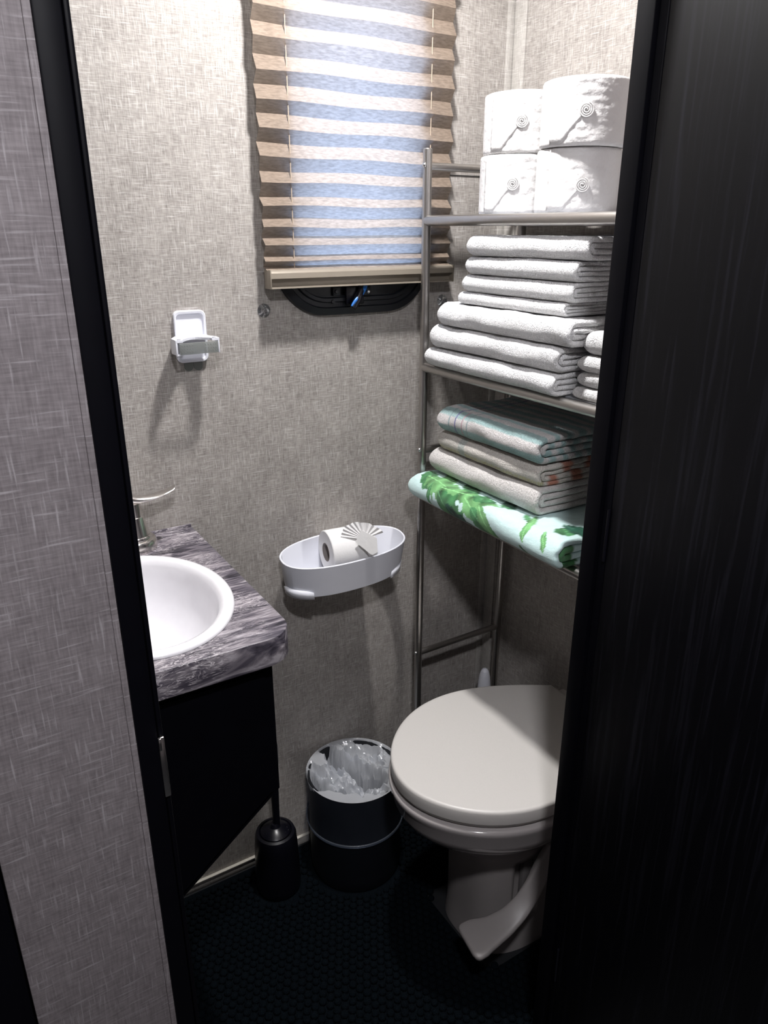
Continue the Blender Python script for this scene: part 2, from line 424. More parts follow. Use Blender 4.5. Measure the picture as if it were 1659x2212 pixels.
for x in (.690, .757):
    bm = bmesh.new(); bbox(bm, (x-.008, D-.0135, H-.120), (x+.008, D-.009, H-.104), .0015)
    pl = frombm('mounting_block', bm, BLKF, wn)
for (x, z) in ((.689, H-.112), (.757, H-.112), (.681, H-.130)):
    bm = bmesh.new(); bmesh.ops.create_cone(bm, cap_ends=True, segments=14, radius1=.004, radius2=.003, depth=.003, matrix=Matrix.Translation((x, D-.0145, z)) @ Matrix.Rotation(PI/2, 4, 'X'))
    frombm('screw', bm, BLKP, wn)
# latch
lt = empty('window_latch', (.724, D-.013, H-.125), 'black window latch with a blue curved lever below the blind', 'latch')
bm = bmesh.new(); bbox(bm, (.706, D-.021, H-.136), (.746, D-.0135, H-.103), .003); frombm('latch_body', bm, BLKP, lt)
tube('latch_arm', [(.738, D-.022, H-.102), (.735, D-.026, H-.112), (.726, D-.028, H-.128), (.717, D-.027, H-.142)], [.006, .007, .008, .007], BLKP, lt, 12)
P = catmull([(.741, D-.026, H-.1025), (.739, D-.029, H-.108), (.732, D-.031, H-.118), (.720, D-.033, H-.128), (.711, D-.033, H-.138)], 6)
rg = []
for i, p in enumerate(P):
    t = i/(len(P)-1); wd = .0075*(1-t)**.6+.0014
    rg.append([p+Vector((wd*math.cos(a), .0022*math.sin(a), 0)) for a in [2*PI*k/12 for k in range(12)]])
loft('lever', rg, BLUE, lt)['label'] = 'blue curved lever'
bm = bmesh.new(); bmesh.ops.create_uvsphere(bm, u_segments=12, v_segments=8, radius=.0035, matrix=Matrix.Translation((.748, D-.033, H-.113)))
frombm('screw', bm, SCREW, lt)['label'] = 'bright screw head'

# ------------------------------------------------------------------ pleated blind
bd = empty('pleated_blind', (.727, 1.25, H-.08), 'tan pleated window blind, lit through by daylight', 'blind')
zs = [.3022, .2842, .2585, .2379, .2159, .1948, .1734, .1525, .1311, .1113, .089, .0723, .0495, .0355, .0159, .0006, -.0131, -.0281, -.0445, -.0542, -.0624, -.0690]
# valley, ridge, valley ...; continued upward beyond the frame
up = []; z = .3022; flip = True
while z < .56: z += .0225 if flip else .0200; up.append(z); flip = not flip
seq = list(reversed(up)) + zs
first_is_ridge = (len(up) % 2 == 1)
BX0, BX1 = .5415, .9370
NX = 26; vs = []; fs = []; ymid = 1.273
for i, z in enumerate(seq):
    ridge = (i % 2 == 0) if first_is_ridge else (i % 2 == 1)
    dz = abs(seq[i]-seq[min(i+1, len(seq)-1)]) or .01
    dep = .0105+.0015*min(1, max(0, (.3-z)/.36))
    for k in range(NX+1):
        s = k/NX
        y = ymid + (-.5 if ridge else .5)*dep*(1+.05*math.sin(7*s+i))
        zz = H+z+.0012*math.sin(3.1*s*PI+i*.7)*(1 if z > .0 else .3)
        vs.append((BX0+(BX1-BX0)*s + (.0015*math.sin(i*1.7)), y, H+(zz-H)*y/1.26))
    if i:
        for k in range(NX): fs.append(((i-1)*(NX+1)+k, (i-1)*(NX+1)+k+1, i*(NX+1)+k+1, i*(NX+1)+k))
mk('pleated_fabric', vs, fs, FABRIC, bd, smooth=False)
for x in (.598, .888):
    tube('cord', [(x, ymid-.001, H+.55), (x, ymid-.001, H-.066)], .0009, CORD, bd, 8)
# bottom rail: hollow channel open to the front
pf = [(1.262, -.0715), (1.260, -.0745), (1.2585, -.0835), (1.2600, -.0842), (1.272, -.0842), (1.272, -.0975), (1.2590, -.0980), (1.2585, -.1005), (1.281, -.1005), (1.2845, -.098), (1.2845, -.0765), (1.283, -.0695), (1.266, -.0690)]
loft('bottom_rail', [[(x, y, H+z) for y, z in pf] for x in (.5465, .9400)], RAILM, bd, auto=20)
for xx in (.5445, .9400):
    bm = bmesh.new(); bbox(bm, (xx, 1.258, H-.1010), (xx+.0022, 1.2848, H-.0688), .0006); frombm('end_cap', bm, RAILM, bd)

# suction hooks left and right under the window
def hook(x, z, label):
    t = empty('suction_hook', (x, D, z), label, 'hook', 'clear suction hooks under the window')
    o = lathe('suction_cup', [(.0005, -.000), (.012, 0.0), (.0125, .001), (.008, .004), (.004, .007), (.003, .010), (.0045, .013), (.0005, .014)], CLEARP, None)
    o.matrix_world = Matrix.Translation((x, D-.0005, z)) @ Matrix.Rotation(PI/2, 4, 'X'); o.parent = t; o.matrix_parent_inverse = Matrix.Translation(t.location).inverted()
    tube('hook_arm', [(x, D-.010, z+.007), (x-.003, D-.012, z+.010), (x-.007, D-.018, z+.006), (x-.008, D-.022, z+.004)], .0016, CLEARP, t, 8)
hook(.546, H-.140, 'clear suction hook on the wall left below the blind')
hook(.944, H-.141, 'clear suction hook on the wall right of the rack post')

# ------------------------------------------------------------------ white wall holder
wh = empty('wall_holder', (.405, D, H-.218), 'small white plastic wall holder with a clear strap across its clip', 'holder')
back = rrect(.378, .434, H-.220, H-.132, .010, 8)
def yy(pts, y): return [(a, y, b_) for a, b_ in pts]
bi = rrect(.382, .430, H-.216, H-.137, .007, 8)
loft('back_plate', [yy(back, D), yy(back, D-.007), yy(rrect(.3795, .4325, H-.2185, H-.1335, .0085, 8), D-.008), yy(bi, D-.0075), yy(rrect(.3835, .4285, H-.2145, H-.1385, .006, 8), D-.0035)], WHITEP, wh)
# clip: a shelf with a curved notch, and two drop arms
n = 14; top = []
for k in range(n+1):
    t = k/n; top.append((.380+.074*t, D-.048))
notch = [(.446-.058*k/n, D-.048+.012+.012*math.sin(PI*k/n)) for k in range(n+1)]
outl = [(.378, D-.004), (.3635, D-.030), (.3625, D-.058), (.375, D-.058), (.376, D-.050)] + [(.379+.043*k/10, D-.048+.018*math.sin(PI*k/10)) for k in range(11)] + [(.424, D-.050), (.425, D-.058), (.438, D-.058), (.439, D-.040), (.432, D-.022), (.431, D-.004)]
zc = H-.178
loft('clip', [[(a, b_, zc+.004) for a, b_ in outl], [(a, b_, zc) for a, b_ in outl]], WHITEP, wh, smooth=False)
box('clip_arm', (.3625, D-.058, zc-.021), (.3655, D-.028, zc+.001), WHITEP, wh, .0008)
box('clip_arm', (.4355, D-.058, zc-.021), (.438, D-.040, zc+.001), WHITEP, wh, .0008)
box('clip_arm', (.3625, D-.058, zc-.022), (.375, D-.056, zc-.019), WHITEP, wh, .0006)
bm = bmesh.new(); bbox(bm, (.368, D-.0605, zc-.020), (.4345, D-.058, zc-.001), .001)
for r_ in range(3):
    for c_ in range(14):
        if 5 <= c_ <= 8: continue
        bmesh.ops.create_icosphere(bm, subdivisions=1, radius=.0009, matrix=Matrix.Translation((.372+c_*.0045, D-.0605, zc-.016+r_*.0055)))
frombm('strap', bm, FROST, wh)['label'] = 'clear plastic strap with small raised dots'
for x in (.373, .433):
    bm = bmesh.new(); bmesh.ops.create_cone(bm, cap_ends=True, segments=16, radius1=.0035, radius2=.003, depth=.0015, matrix=Matrix.Translation((x-.003, D-.053, zc+.0045)))
    frombm('rivet', bm, mat('rivet_grey', (.35, .35, .38), .4), wh)
for x in (.3985, .4155):
    pts = [(x-.008, H-.200)] + [(x+.008*math.cos(a), H-.228+.008*math.sin(a)) for a in [PI+PI*k/12 for k in range(13)]] + [(x+.008, H-.200)]
    loft('adhesive_tab', [yy(pts, D-.0002), yy(pts, D-.0022)], FROST, wh)

# ------------------------------------------------------------------ oval wall basket with a toilet roll
TILT = math.radians(13)
def stadium(cx, cy, hx, hy, n=20, p=2.35):
    out = []
    for k in range(4*n):
        a = 2*PI*k/(4*n); c, s_ = math.cos(a), math.sin(a)
        out.append((cx+hx*math.copysign(abs(c)**(2/p), c), cy+hy*math.copysign(abs(s_)**(2/p), s_)))
    return out
BC = (.671, 1.2400); BZ = H-.617
def tilt(pts):
    o_ = []
    for x_, y_, z_ in pts:
        dy, dz = y_-1.297, z_-(H-.600)
        o_.append((x_, 1.297+dy*math.cos(TILT)-dz*math.sin(TILT)*0, H-.600+dz+dy*math.sin(TILT)))
    return o_
bk = empty('wall_basket', (BC[0], D, H-.70), 'white oval plastic basket stuck to the wall under the window', 'basket')
zt, zb = H-.600, H-.672
def st3(z, s1, s2, cyo=0): return tilt([(a, b_, z) for a, b_ in stadium(BC[0], BC[1]+cyo, s1, s2)])
rings = [st3(zt-.001, .1425, .0565), st3(zt, .1415, .0555), st3(zt, .1400, .0540), st3(zt-.001, .1388, .0528), st3(zb+.005, .1300, .0475, .003), st3(zb+.002, .1270, .0445, .003)]
o = loft('basket_wall', rings + [st3(zb, .1290, .0465, .003), st3(zb+.003, .1320, .0500, .003)], WHITEP, bk, closed=True)
# floor of the basket, with an opening at its right end
vs = []; n = 60
zf = zb+.003
for k in range(n+1):
    x = BC[0]-.1285+ (.2570-.062)*k/n
    u_ = (x-BC[0])/.1300; hh = .0475*max(0, 1-abs(u_)**2.35)**(1/2.35)
    vs += tilt([(x, BC[1]+.003-hh, zf), (x, BC[1]+.003+hh, zf)])
mk('basket_floor', vs, [(2*k, 2*k+1, 2*k+3, 2*k+2) for k in range(n)], WHITEP, bk)
for sx in (-1, 1):
    a0 = [];
    pts = []
    for k in range(17):
        a = (PI+PI*.50*k/16) if sx < 0 else (-PI*.5*k/16)
        c, s_ = math.cos(a), math.sin(a); p = 2.35
        pts.append((BC[0]+.1335*math.copysign(abs(c)**(2/p), c), BC[1]+.003+.0515*math.copysign(abs(s_)**(2/p), s_)))
    pts = [q for q in pts if abs(q[0]-BC[0]) > .088]
    vs = []; m_ = len(pts)
    for i, (a, b_) in enumerate(pts):
        h_ = .019*(1-.25*abs(2*i/(m_-1)-1)**4)
        vs += tilt([(a, b_, zb-.001), (BC[0]+(a-BC[0])*1.018, BC[1]+(b_-BC[1])*1.02, zb+h_)])
    mk('end_foot', vs, [(2*i, 2*i+1, 2*i+3, 2*i+2) for i in range(m_-1)], mat('bright_white_plastic', (.85, .86, .92), .3), bk)
    bk.children[-1].modifiers.new('s', 'SOLIDIFY').thickness = .0025

def ring_tube(prof, n, frame):
    vs = []; fs = []; m_ = len(prof)
    for i, (a, r) in enumerate(prof):
        for k in range(n):
            t = 2*PI*k/n; vs.append(frame(a, r*math.cos(t), r*math.sin(t)))
    for i in range(m_):
        j = (i+1) % m_
        for k in range(n): fs.append((i*n+k, i*n+(k+1) % n, j*n+(k+1) % n, j*n+k))
    return vs, fs

rc = Vector((.679, 1.2425, H-.620)); RR = .0450; HL = .048
tr_ = empty('toilet_roll', tuple(rc-Vector((0, 0, RR))), 'opened toilet roll lying in the white wall basket', 'toilet roll', None)
YW = math.radians(-6)
fr = lambda a, u_, v_: (rc.x+a*math.cos(YW)-u_*math.sin(YW), rc.y+a*math.sin(YW)+u_*math.cos(YW), rc.z+v_)
v_, f_ = ring_tube([(-HL, .0195), (-HL, RR-.0015), (-HL+.0015, RR), (HL-.0015, RR), (HL, RR-.0015), (HL, .0195)], 72, fr)
mk('paper', v_, f_, PAPER, tr_)
v_, f_ = ring_tube([(-HL-.0006, .0182), (-HL-.0006, .0195), (HL+.0006, .0195), (HL+.0006, .0182)], 48, fr)
mk('core', v_, f_, mat('core_board', (.30, .27, .26), .9), tr_)
# folded tissue fan on top of the roll
fan = empty('tissue_fan', (.700, 1.232, H-.590), 'folded tissue fan with a pointed flap, on top of the opened roll', 'tissue')
hub = Vector((.693, 1.197, H-.586)); Rv = Vector((.851, -.525, 0)); Uv = Vector((-.16, .30, .94)).normalized(); Fv = Rv.cross(Uv).normalized()
if Fv.y > 0: Fv = -Fv
nP = 22; vs = []; 
for i in range(nP+1):
    a = math.radians(178 - 156*i/nP); off = (.0030 if i % 2 else 0)
    for q, rr in enumerate((.006, .024, .0455+.0012*math.sin(i*1.3))):
        d_ = Rv*math.cos(a)*1.0 + Uv*math.sin(a)*.80
        vs.append(hub+d_*rr+Fv*(off*(q/2)))
mk('fan_pleats', vs, [(3*i+q, 3*i+q+1, 3*i+q+4, 3*i+q+3) for i in range(nP) for q in range(2)], PAPER, fan, smooth=False)
hub2 = hub+Fv*.010
fl = [(a*1.2, b_*1.2-.009) for a, b_ in [(-.016, .004), (.000, .026), (.022, .011), (.016, -.014), (.006, -.019), (.003, -.018)]]
vs = [hub2+Rv*a+Uv*b_+Fv*(.0006) for a, b_ in fl]+[hub2+Rv*a+Uv*b_-Fv*.0006 for a, b_ in fl]
n = len(fl)
mk('pointed_flap', vs, [tuple(range(n)), tuple(range(n, 2*n))]+[(i, (i+1) % n, n+(i+1) % n, n+i) for i in range(n)], mat('flap_tissue', (.80, .79, .78), .85, noise_scale=80, bump=.5, dist=.001), fan, smooth=False)

# ------------------------------------------------------------------ towel rack
RK = empty('towel_rack', (.96, .90, 0), 'tall satin metal rack with three shelves over the toilet', 'rack')
FX, BXK, YA, YB = .846, 1.080, 1.220, .610
r = .0085
TOP = H+.134
def post(x, y, zt_):
    p = tube('post', [(x, y, .008), (x, y, zt_-.002), (x, y, zt_)], [r, r, r*.8], METAL, RK, 20)
    lathe('foot_cap', [(r*1.25, .0034), (r*1.25, .014), (r*1.02, .016)], BLKP, RK, (x, y), 20)
for y in (YA, YB):
    post(FX, y, TOP); post(BXK, y, TOP+.075)
def bar(a, b_, rr=.0075, name='rung'): return tube(name, [a, b_], rr, METAL, RK, 16)
for y in (YA, YB):
    for z in (.104, -.429, -.912):
        bar((FX+r*.6, y, H+z), (BXK-r*.6, y, H+z), .0072)
        for x_ in (FX,):
            bm = bmesh.new(); sg = -1
            bmesh.ops.create_uvsphere(bm, u_segments=14, v_segments=8, radius=.0045, matrix=Matrix.Translation((x_-r*.93, y-.002, H+z+.002)))
            frombm('screw', bm, SCREW, RK)
bar((BXK, YA-.006, H+.200), (BXK, YB+.006, H+.200), .0085, 'back_rail')
tube('post_joint', [(FX, YA, H-.462), (FX, YA, H-.458)], r*1.12, METAL, RK, 20)
SH = {0: H+.0125, 1: H-.2575, 2: H-.5275}
for k, z in SH.items():
    sh = bar((FX, YA-.004, z), (FX, YB+.004, z), .0092, 'shelf_front_tube')
    bar((BXK, YA-.004, z), (BXK, YB+.004, z), .0092, 'shelf_back_tube')
    bar((FX, YA, z-.001), (BXK, YA, z-.001), .0072, 'shelf_side_tube'); bar((FX, YB, z-.001), (BXK, YB, z-.001), .0072, 'shelf_side_tube')
    for j in range(8):
        x0 = FX+.011+j*.0268
        bm = bmesh.new(); bbox(bm, (x0, YB, z+.0062), (x0+.0245, YA-.002, z+.0092), .0008)
        frombm('shelf_slat', bm, SHELFM, RK)

SURF = .0098
# ------------------------------------------------------------------ wrapped toilet rolls
def roll(cx, cy, z0, h, R, seal_off, seal_z, label, tw=0):
    t = empty('wrapped_toilet_roll', (cx, cy, z0), label, 'toilet roll', 'wrapped toilet rolls on the top shelf')
    n = 128; prof = [(.021, z0+.004), (.024, z0), (R-.004, z0), (R-.001, z0+.0015), (R, z0+.005)]
    m_ = 36
    prof += [(R, z0+.005+(h-.010)*k/m_) for k in range(1, m_)] + [(R, z0+h-.005), (R-.0015, z0+h-.0015), (R-.005, z0+h), (.024, z0+h), (.021, z0+h-.004)]
    vs = []; fs = []
    sa = math.atan2(-cy, -cx)              # towards the viewer's side of the rack
    for i, (r_, z) in enumerate(prof):
        for k in range(n):
            a = 2*PI*k/n; rr = r_
            if r_ > .03:
                da = (a-sa+PI) % (2*PI)-PI
                am = max(0, 1-abs(da+.1)/1.25)
                rr += am*(.0016*noise.noise(Vector((a*4+cx*30, z*150, cy*20))) + .0009*noise.noise(Vector((a*14, z*90, cx*20))))
            vs.append((cx+rr*math.cos(a), cy+rr*math.sin(a), z))
    for i in range(len(prof)):
        j = (i+1) % len(prof)
        for k in range(n): fs.append((i*n+k, i*n+(k+1) % n, j*n+(k+1) % n, j*n+k))
    mk('wrapped_paper', vs, fs, PAPERW, t, auto=60)
    ts = sa+seal_off; zc_ = z0+h*seal_z
    # flap: in the angle/height plane, apex at the seal; towards decreasing image x the angle decreases
    sgn = -1
    vs = []; nn = 14; ms_ = 10
    for i in range(nn+1):
        q = i/nn; a = ts+sgn*(.85*q)
        up_ = min(z0+h-.003-zc_, q*R*.85*1.15); dn = min(zc_-z0-.003, q*R*.85*1.25)
        for j in range(ms_+1):
            z = zc_-dn+(up_+dn)*j/ms_
            rr = R+.0011+.0007*noise.noise(Vector((a*9, z*120, cx)))
            vs.append((cx+rr*math.cos(a), cy+rr*math.sin(a), z))
    fs = [(i*(ms_+1)+j, i*(ms_+1)+j+1, (i+1)*(ms_+1)+j+1, (i+1)*(ms_+1)+j) for i in range(nn) for j in range(ms_)]
    o_ = mk('tucked_flap', vs, fs, PAPERW, t); md = o_.modifiers.new('s', 'SOLIDIFY'); md.thickness = .0012; md.offset = 1
    # spiral seal
    path = []
    for k in range(70):
        q = k/69; aa = q*2*PI*3.2; rr = .0015+.0090*q
        a = ts+rr*math.cos(aa)/R; z = zc_+rr*math.sin(aa)
        path.append((cx+(R+.0022)*math.cos(a), cy+(R+.0022)*math.sin(a), z))
    tube('twist_seal', path, .0011, PAPERW, t, 6)
    return t
z0 = SH[0]+SURF; hR = .0935
roll(.955, .953, z0, hR, .066, .12, .42, 'wrapped toilet roll, lower one nearer the door on the top shelf')
roll(.950, 1.092, z0, hR, .066, -.12, .50, 'wrapped toilet roll, lower one beside the rack post on the top shelf')
roll(.951, .944, z0+hR+.0004, hR, .067, .02, .50, 'wrapped toilet roll, upper one nearer the door on the top shelf')
roll(.952, 1.090, z0+hR+.0004, hR, .0655, -.02, .50, 'wrapped toilet roll, upper one beside the rack post on the top shelf')

# ------------------------------------------------------------------ towels
def towel(x0, x1, y0, y1, z0, z1, label, cat='towel', group=None, m_=TWHITE, nfold=2, seed=0, colour=None, skew=0, droop=0, ns=130, round_end=.012, lump=.0026, res=2, face='x', layers_end=True, parts=None):
    """folded towel: nested C-shaped layers folded over at the front edge, extruded along its length"""
    h = z1-z0; t_ = h/(2*nfold); vs = []; fs = []; cols = []
    Lx = x1-x0; npath = 30*res
    for q in range(nfold):
        # centre line of layer q: bottom back -> front -> top back
        zb_ = z0+t_*(q+.5); zt_ = z1-t_*(q+.5); rr = (zt_-zb_)/2; cx = x0+h/2*1.0
        path = []
        flat = 12*res
        for k in range(flat): path.append((x1-(x1-cx)*k/flat - (0 if q == 0 else .004), zb_))
        na = 14*res
        for k in range(na+1):
            a = -PI/2-PI*k/na; path.append((cx+(rr+ (0.0 if q == 0 else 0))*math.cos(a)*(1.0), (zb_+zt_)/2+rr*math.sin(a)))
        for k in range(1, flat+1): path.append((cx+(x1-cx)*k/flat - (0 if q == 0 else .004), zt_))
        M = len(path)
        # arc coordinate, zero on the middle of the fold
        arc = [0]
        for i in range(1, M): arc.append(arc[-1]+math.hypot(path[i][0]-path[i-1][0], path[i][1]-path[i-1][1]))
        mid = arc[M//2]; arc = [a-mid for a in arc]
        ring = []
        for sgn, idx in ((1, range(M)), (-1, range(M-1, -1, -1))):
            for i in idx:
                a = Vector(path[max(i-1, 0)]); b_ = Vector(path[min(i+1, M-1)]); d = (b_-a).normalized(); nrm = Vector((-d.y, d.x))
                ring.append((path[i], nrm*sgn, arc[i]))
        base = len(vs); nr = len(ring)
        for s in range(ns+1):
            u_ = s/ns
            y = y1+(y0-y1)*u_ 
            # rounded ends
            e0 = min(1, u_*(y1-y0)/round_end); e1 = min(1, (1-u_)*(y1-y0)/(t_*.7))
            k0 = math.sqrt(max(0, 1-(1-e0)**2)); k1 = math.sqrt(max(0, 1-(1-e1)**2))
            kk = .25+.75*min(1, k1)
            for (p, nrm, ac) in ring:
                th = t_*.485*kk
                px, pz = p[0]+nrm.x*th, p[1]+nrm.y*th
                # far end: the whole bundle is folded over, so it rounds as one
                zc_ = (z0+z1)/2
                pz = zc_+(pz-zc_)*(.45+.55*k0); px = px+(1-k0)*.006
                yy_ = y + (.004*noise.noise(Vector((pz*90, q*5.+seed, px*20))) if u_ > .9 else 0)
                nv = Vector((px*14+seed*7.3, y*17, pz*30))
                nz = noise.noise(nv)*lump + noise.noise(nv*4.1)*lump*.35 + (noise.noise(nv*11)+noise.noise(nv*23)*.6)*lump*.22
                nx = noise.noise(nv+Vector((9, 3, 1)))*lump*1.2
                inner = min(1, max(0, (pz-z0)/h)*4)
                dr = droop*((u_-.45)**2)*0 + skew*(u_-.5)
                vs.append((px+nx+dr, yy_, pz+nz*inner*(1 if pz > z0+h*.4 else .5)))
                if colour: cols.append(colour(y, u_, ac, px, pz, q))
        for s in range(ns):
            for k in range(nr):
                fs.append((base+s*nr+k, base+s*nr+(k+1) % nr, base+(s+1)*nr+(k+1) % nr, base+(s+1)*nr+k))
        for s, rev in ((0, 0), (ns, 1)):
            for i in range(M-1):
                b0 = base+s*nr
                fs.append((b0+i, b0+i+1, b0+nr-2-i, b0+nr-1-i))
    me = bpy.data.meshes.new('folded_towel'); me.from_pydata(vs, [], fs)
    if colour:
        ca = me.color_attributes.new('Col', 'FLOAT_COLOR', 'POINT')
        flat_ = [c for col in cols for c in (*col, 1.0)]
        ca.data.foreach_set('color', flat_)
    bm_ = bmesh.new(); bm_.from_mesh(me); bmesh.ops.recalc_face_normals(bm_, faces=bm_.faces); bm_.to_mesh(me); bm_.free()
    o_ = link('folded_towel', me, m_, None, True, 75)
    return tag(o_, label, cat, group)

s1 = SH[1]+SURF; g = 'white folded towels on the middle shelf'
zz = H
def T(x0, x1, y0, y1, a, b_, label, **kw): return towel(x0, x1, y0, y1, H+a, H+b_, label, **kw)
b1 = s1-H
T(.822, 1.068, .838, 1.190, b1, -.2125, 'thick white towel at the very bottom of the tall middle-shelf stack', group=g, seed=1)
T(.823, 1.068, .834, 1.174, -.2110, -.1700, 'thick white towel second from the bottom of the tall middle-shelf stack', group=g, seed=2)
T(.824, 1.068, .812, 1.157, -.1695, -.1290, 'thick white towel third from the bottom, topmost of the wide ones', group=g, seed=3, skew=-.006)
T(.843, 1.068, .846, 1.118, -.1275, -.1070, 'thin white towel, lowest of the four narrow ones in the tall stack', group=g, seed=4, lump=.0015)
T(.842, 1.068, .833, 1.105, -.1065, -.0765, 'thin white towel, second lowest of the four narrow ones', group=g, seed=5, lump=.0015)
T(.841, 1.066, .829, 1.097, -.0760, -.0455, 'thin white towel, second from the top of the tall middle-shelf stack', group=g, seed=6, lump=.0015)
T(.840, 1.066, .809, 1.089, -.0450, -.0120, 'thin white towel topping the tall stack under the top shelf', group=g, seed=7, lump=.0015, skew=.006)
g2 = 'small white washcloths beside the tall stack'
for i, (a, b_, lb) in enumerate(((b1, -.2290, 'small folded white washcloth at the bottom of the short stack by the door'), (-.2285, -.2060, 'small folded white washcloth second from the bottom of the short stack'),
                     (-.2055, -.1800, 'small folded white washcloth third from the bottom of the short stack'), (-.1795, -.1450, 'plump white washcloth on top of the short stack by the door'))):
    T(.850+.004*(i % 2), 1.055, .665, .826-.003*i, a, b_, lb, cat='washcloth', group=g2, seed=20+i, lump=.0022, ns=60, round_end=.022)

def teal(y, u_, ac, px, pz, q):
    s = math.sin(2*PI*(ac+.004)/.030); t_ = max(0, min(1, s*2.2+.5))
    a = (.36, .52, .52); b_ = (.72, .69, .68)
    c = [a[i]*(1-t_)+b_[i]*t_ for i in range(3)]
    for s0, col in ((1.100, (.22, .22, .42)), (1.080, (.55, .38, .42)), (1.118, (.30, .42, .44)), (1.064, (.34, .42, .44))):
        if abs(y-s0) < .0016: c = col
    return c
def yell(y, u_, ac, px, pz, q):
    c = (.68, .64, .59)
    if q == 0 and abs(ac+.012) < .006: c = (.60, .55, .34) if noise.noise(Vector((y*400, ac*900, 0))) > -.1 else c
    if 1.075 < y < 1.095 and q == 0: c = (.50, .53, .50)
    if u_ > .93 and ((.868 < px < .890) or (.925 < px < .947) or (.985 < px < 1.005)) and pz < H-.393: c = (.50, .20, .13)
    if u_ > .93 and ((.900 < px < .922) or (.957 < px < .979)) and pz >= H-.393: c = (.50, .20, .13)
    return c
def cream(y, u_, ac, px, pz, q): return (.76, .73, .71)
LIME = (.15, .36, .14); DKG = (.012, .075, .045); MID = (.055, .20, .075); MINT = (.60, .80, .79)
leaves = [(1.19, .055, 1.13, .008, .014, MID), (1.165, .030, 1.05, .022, .020, LIME), (1.13, .020, 1.125, -.022, .004, MID), (1.10, .02, .95, .035, .014, LIME),
          (1.10, .012, .99, -.045, .022, MID), (1.07, .000, .94, -.060, .014, DKG), (1.03, .020, .96, .0, .012, LIME), (1.02, .030, .97, .045, .012, MID), (1.00, .012, .90, -.035, .013, MID),
          (.985, .02, .925, -.02, .008, LIME), (.96, .045, .93, .06, .010, MID), (.90, .055, .87, .03, .005, MID), (.88, .06, .85, .010, .006, LIME), (.865, .030, .85, .0, .005, LIME),
          (.86, -.005, .835, -.025, .004, MID), (.82, .065, .79, .045, .015, MID), (.83, .075, .76, .080, .014, DKG), (.825, .030, .80, .0, .004, LIME), (.80, -.02, .78, -.06, .016, MID), (.97, .07, .93, .055, .010, DKG),
          (1.15, .07, 1.10, .05, .012, LIME), (1.08, .06, 1.02, .04, .012, MID)]
def leafy(y, u_, ac, px, pz, q):
    c = MINT
    if q: return (.10, .26, .12) if math.sin(px*70+1) > .0 else MINT
    for (ya, ta, yb, tb, w_, col) in leaves:
        dx, dy = yb-ya, tb-ta; L2 = dx*dx+dy*dy
        t_ = ((y-ya)*dx+(ac-ta)*dy)/L2
        if 0 <= t_ <= 1:
            d = abs((y-ya)*dy-(ac-ta)*dx)/math.sqrt(L2)
            n_ = noise.noise(Vector((y*90, ac*90, 3)))
            if d < 1.45*w_*math.sin(PI*t_)**.7*(.85+.4*n_):
                k = noise.noise(Vector((y*60, ac*60, 8)))*.9
                c = tuple(max(0, col[i]*(1+k)) for i in range(3))
                if d < .0008: c = tuple(min(1, col[i]*1.8+.03) for i in range(3))
    return c
s2 = SH[2]+SURF-H
T(.798, 1.066, .775, 1.205, s2, -.4660, 'mint bath towel printed with green leaves, bottom of the lowest shelf stack', m_=TVELOUR, colour=leafy, seed=11, ns=230, res=4, lump=.003, round_end=.02)
T(.838, 1.066, .872, 1.189, -.4640, -.4135, 'plain cream towel on top of the leaf-printed towel', m_=TPRINT, colour=cream, seed=12, lump=.003, round_end=.02)
T(.842, 1.066, .874, 1.168, -.4125, -.3740, 'beige towel with a yellow edge and orange end stripes, under the striped one', m_=TPRINT, colour=yell, seed=13, res=2, ns=120, round_end=.016, lump=.0028)
T(.836, 1.066, .873, 1.162, -.3725, -.3240, 'teal and grey striped towel on top of the lowest shelf stack', m_=TPRINT, colour=teal, seed=14, res=3, ns=170, round_end=.020, lump=.0032)

# ------------------------------------------------------------------ vanity
vn = empty('vanity_cabinet', (.10, 1.08, 0), 'black vanity cabinet under the marbled worktop', 'cabinet')
# the side nearest the toilet slopes in under the box
prof = [(-.30, .82), (.346, .82), (.346, H-.805), (.10, H-1.00), (-.30, H-1.00)]
bm = bmesh.new()
def prism(poly, y0_, y1_):
    va = [bm.verts.new((p[0], y0_, p[1])) for p in poly]; vb = [bm.verts.new((p[0], y1_, p[1])) for p in poly]
    bm.faces.new(va); bm.faces.new(vb); n_ = len(poly)
    for i in range(n_): bm.faces.new((va[i], va[(i+1) % n_], vb[(i+1) % n_], vb[i]))
prism(prof, .866, .876)
prism([(.338, .822), (.346, .822), (.346, H-.805), (.338, H-.811)], .876, D-.009)
prism([(-.30, .822), (-.292, .822), (-.292, H-1.0), (-.30, H-1.0)], .876, D-.009)
prism([(-.292, H-.992), (.10, H-.992), (.338, H-.805), (.338, H-.811), (.10, H-1.0), (-.292, H-1.0)], .876, D-.009)
frombm('carcass', bm, BLACK, vn, smooth=False)
bm = bmesh.new(); bbox(bm, (-.29, .860, H-.985), (.02, .8655, H-.59), .002); frombm('door', bm, BLACK, vn)
bm = bmesh.new(); prism([(.026, H-.59), (.332, H-.59), (.332, H-.800), (.125, H-.964), (.026, H-.964)], .860, .8655)
o = frombm('door', bm, BLACK, vn)
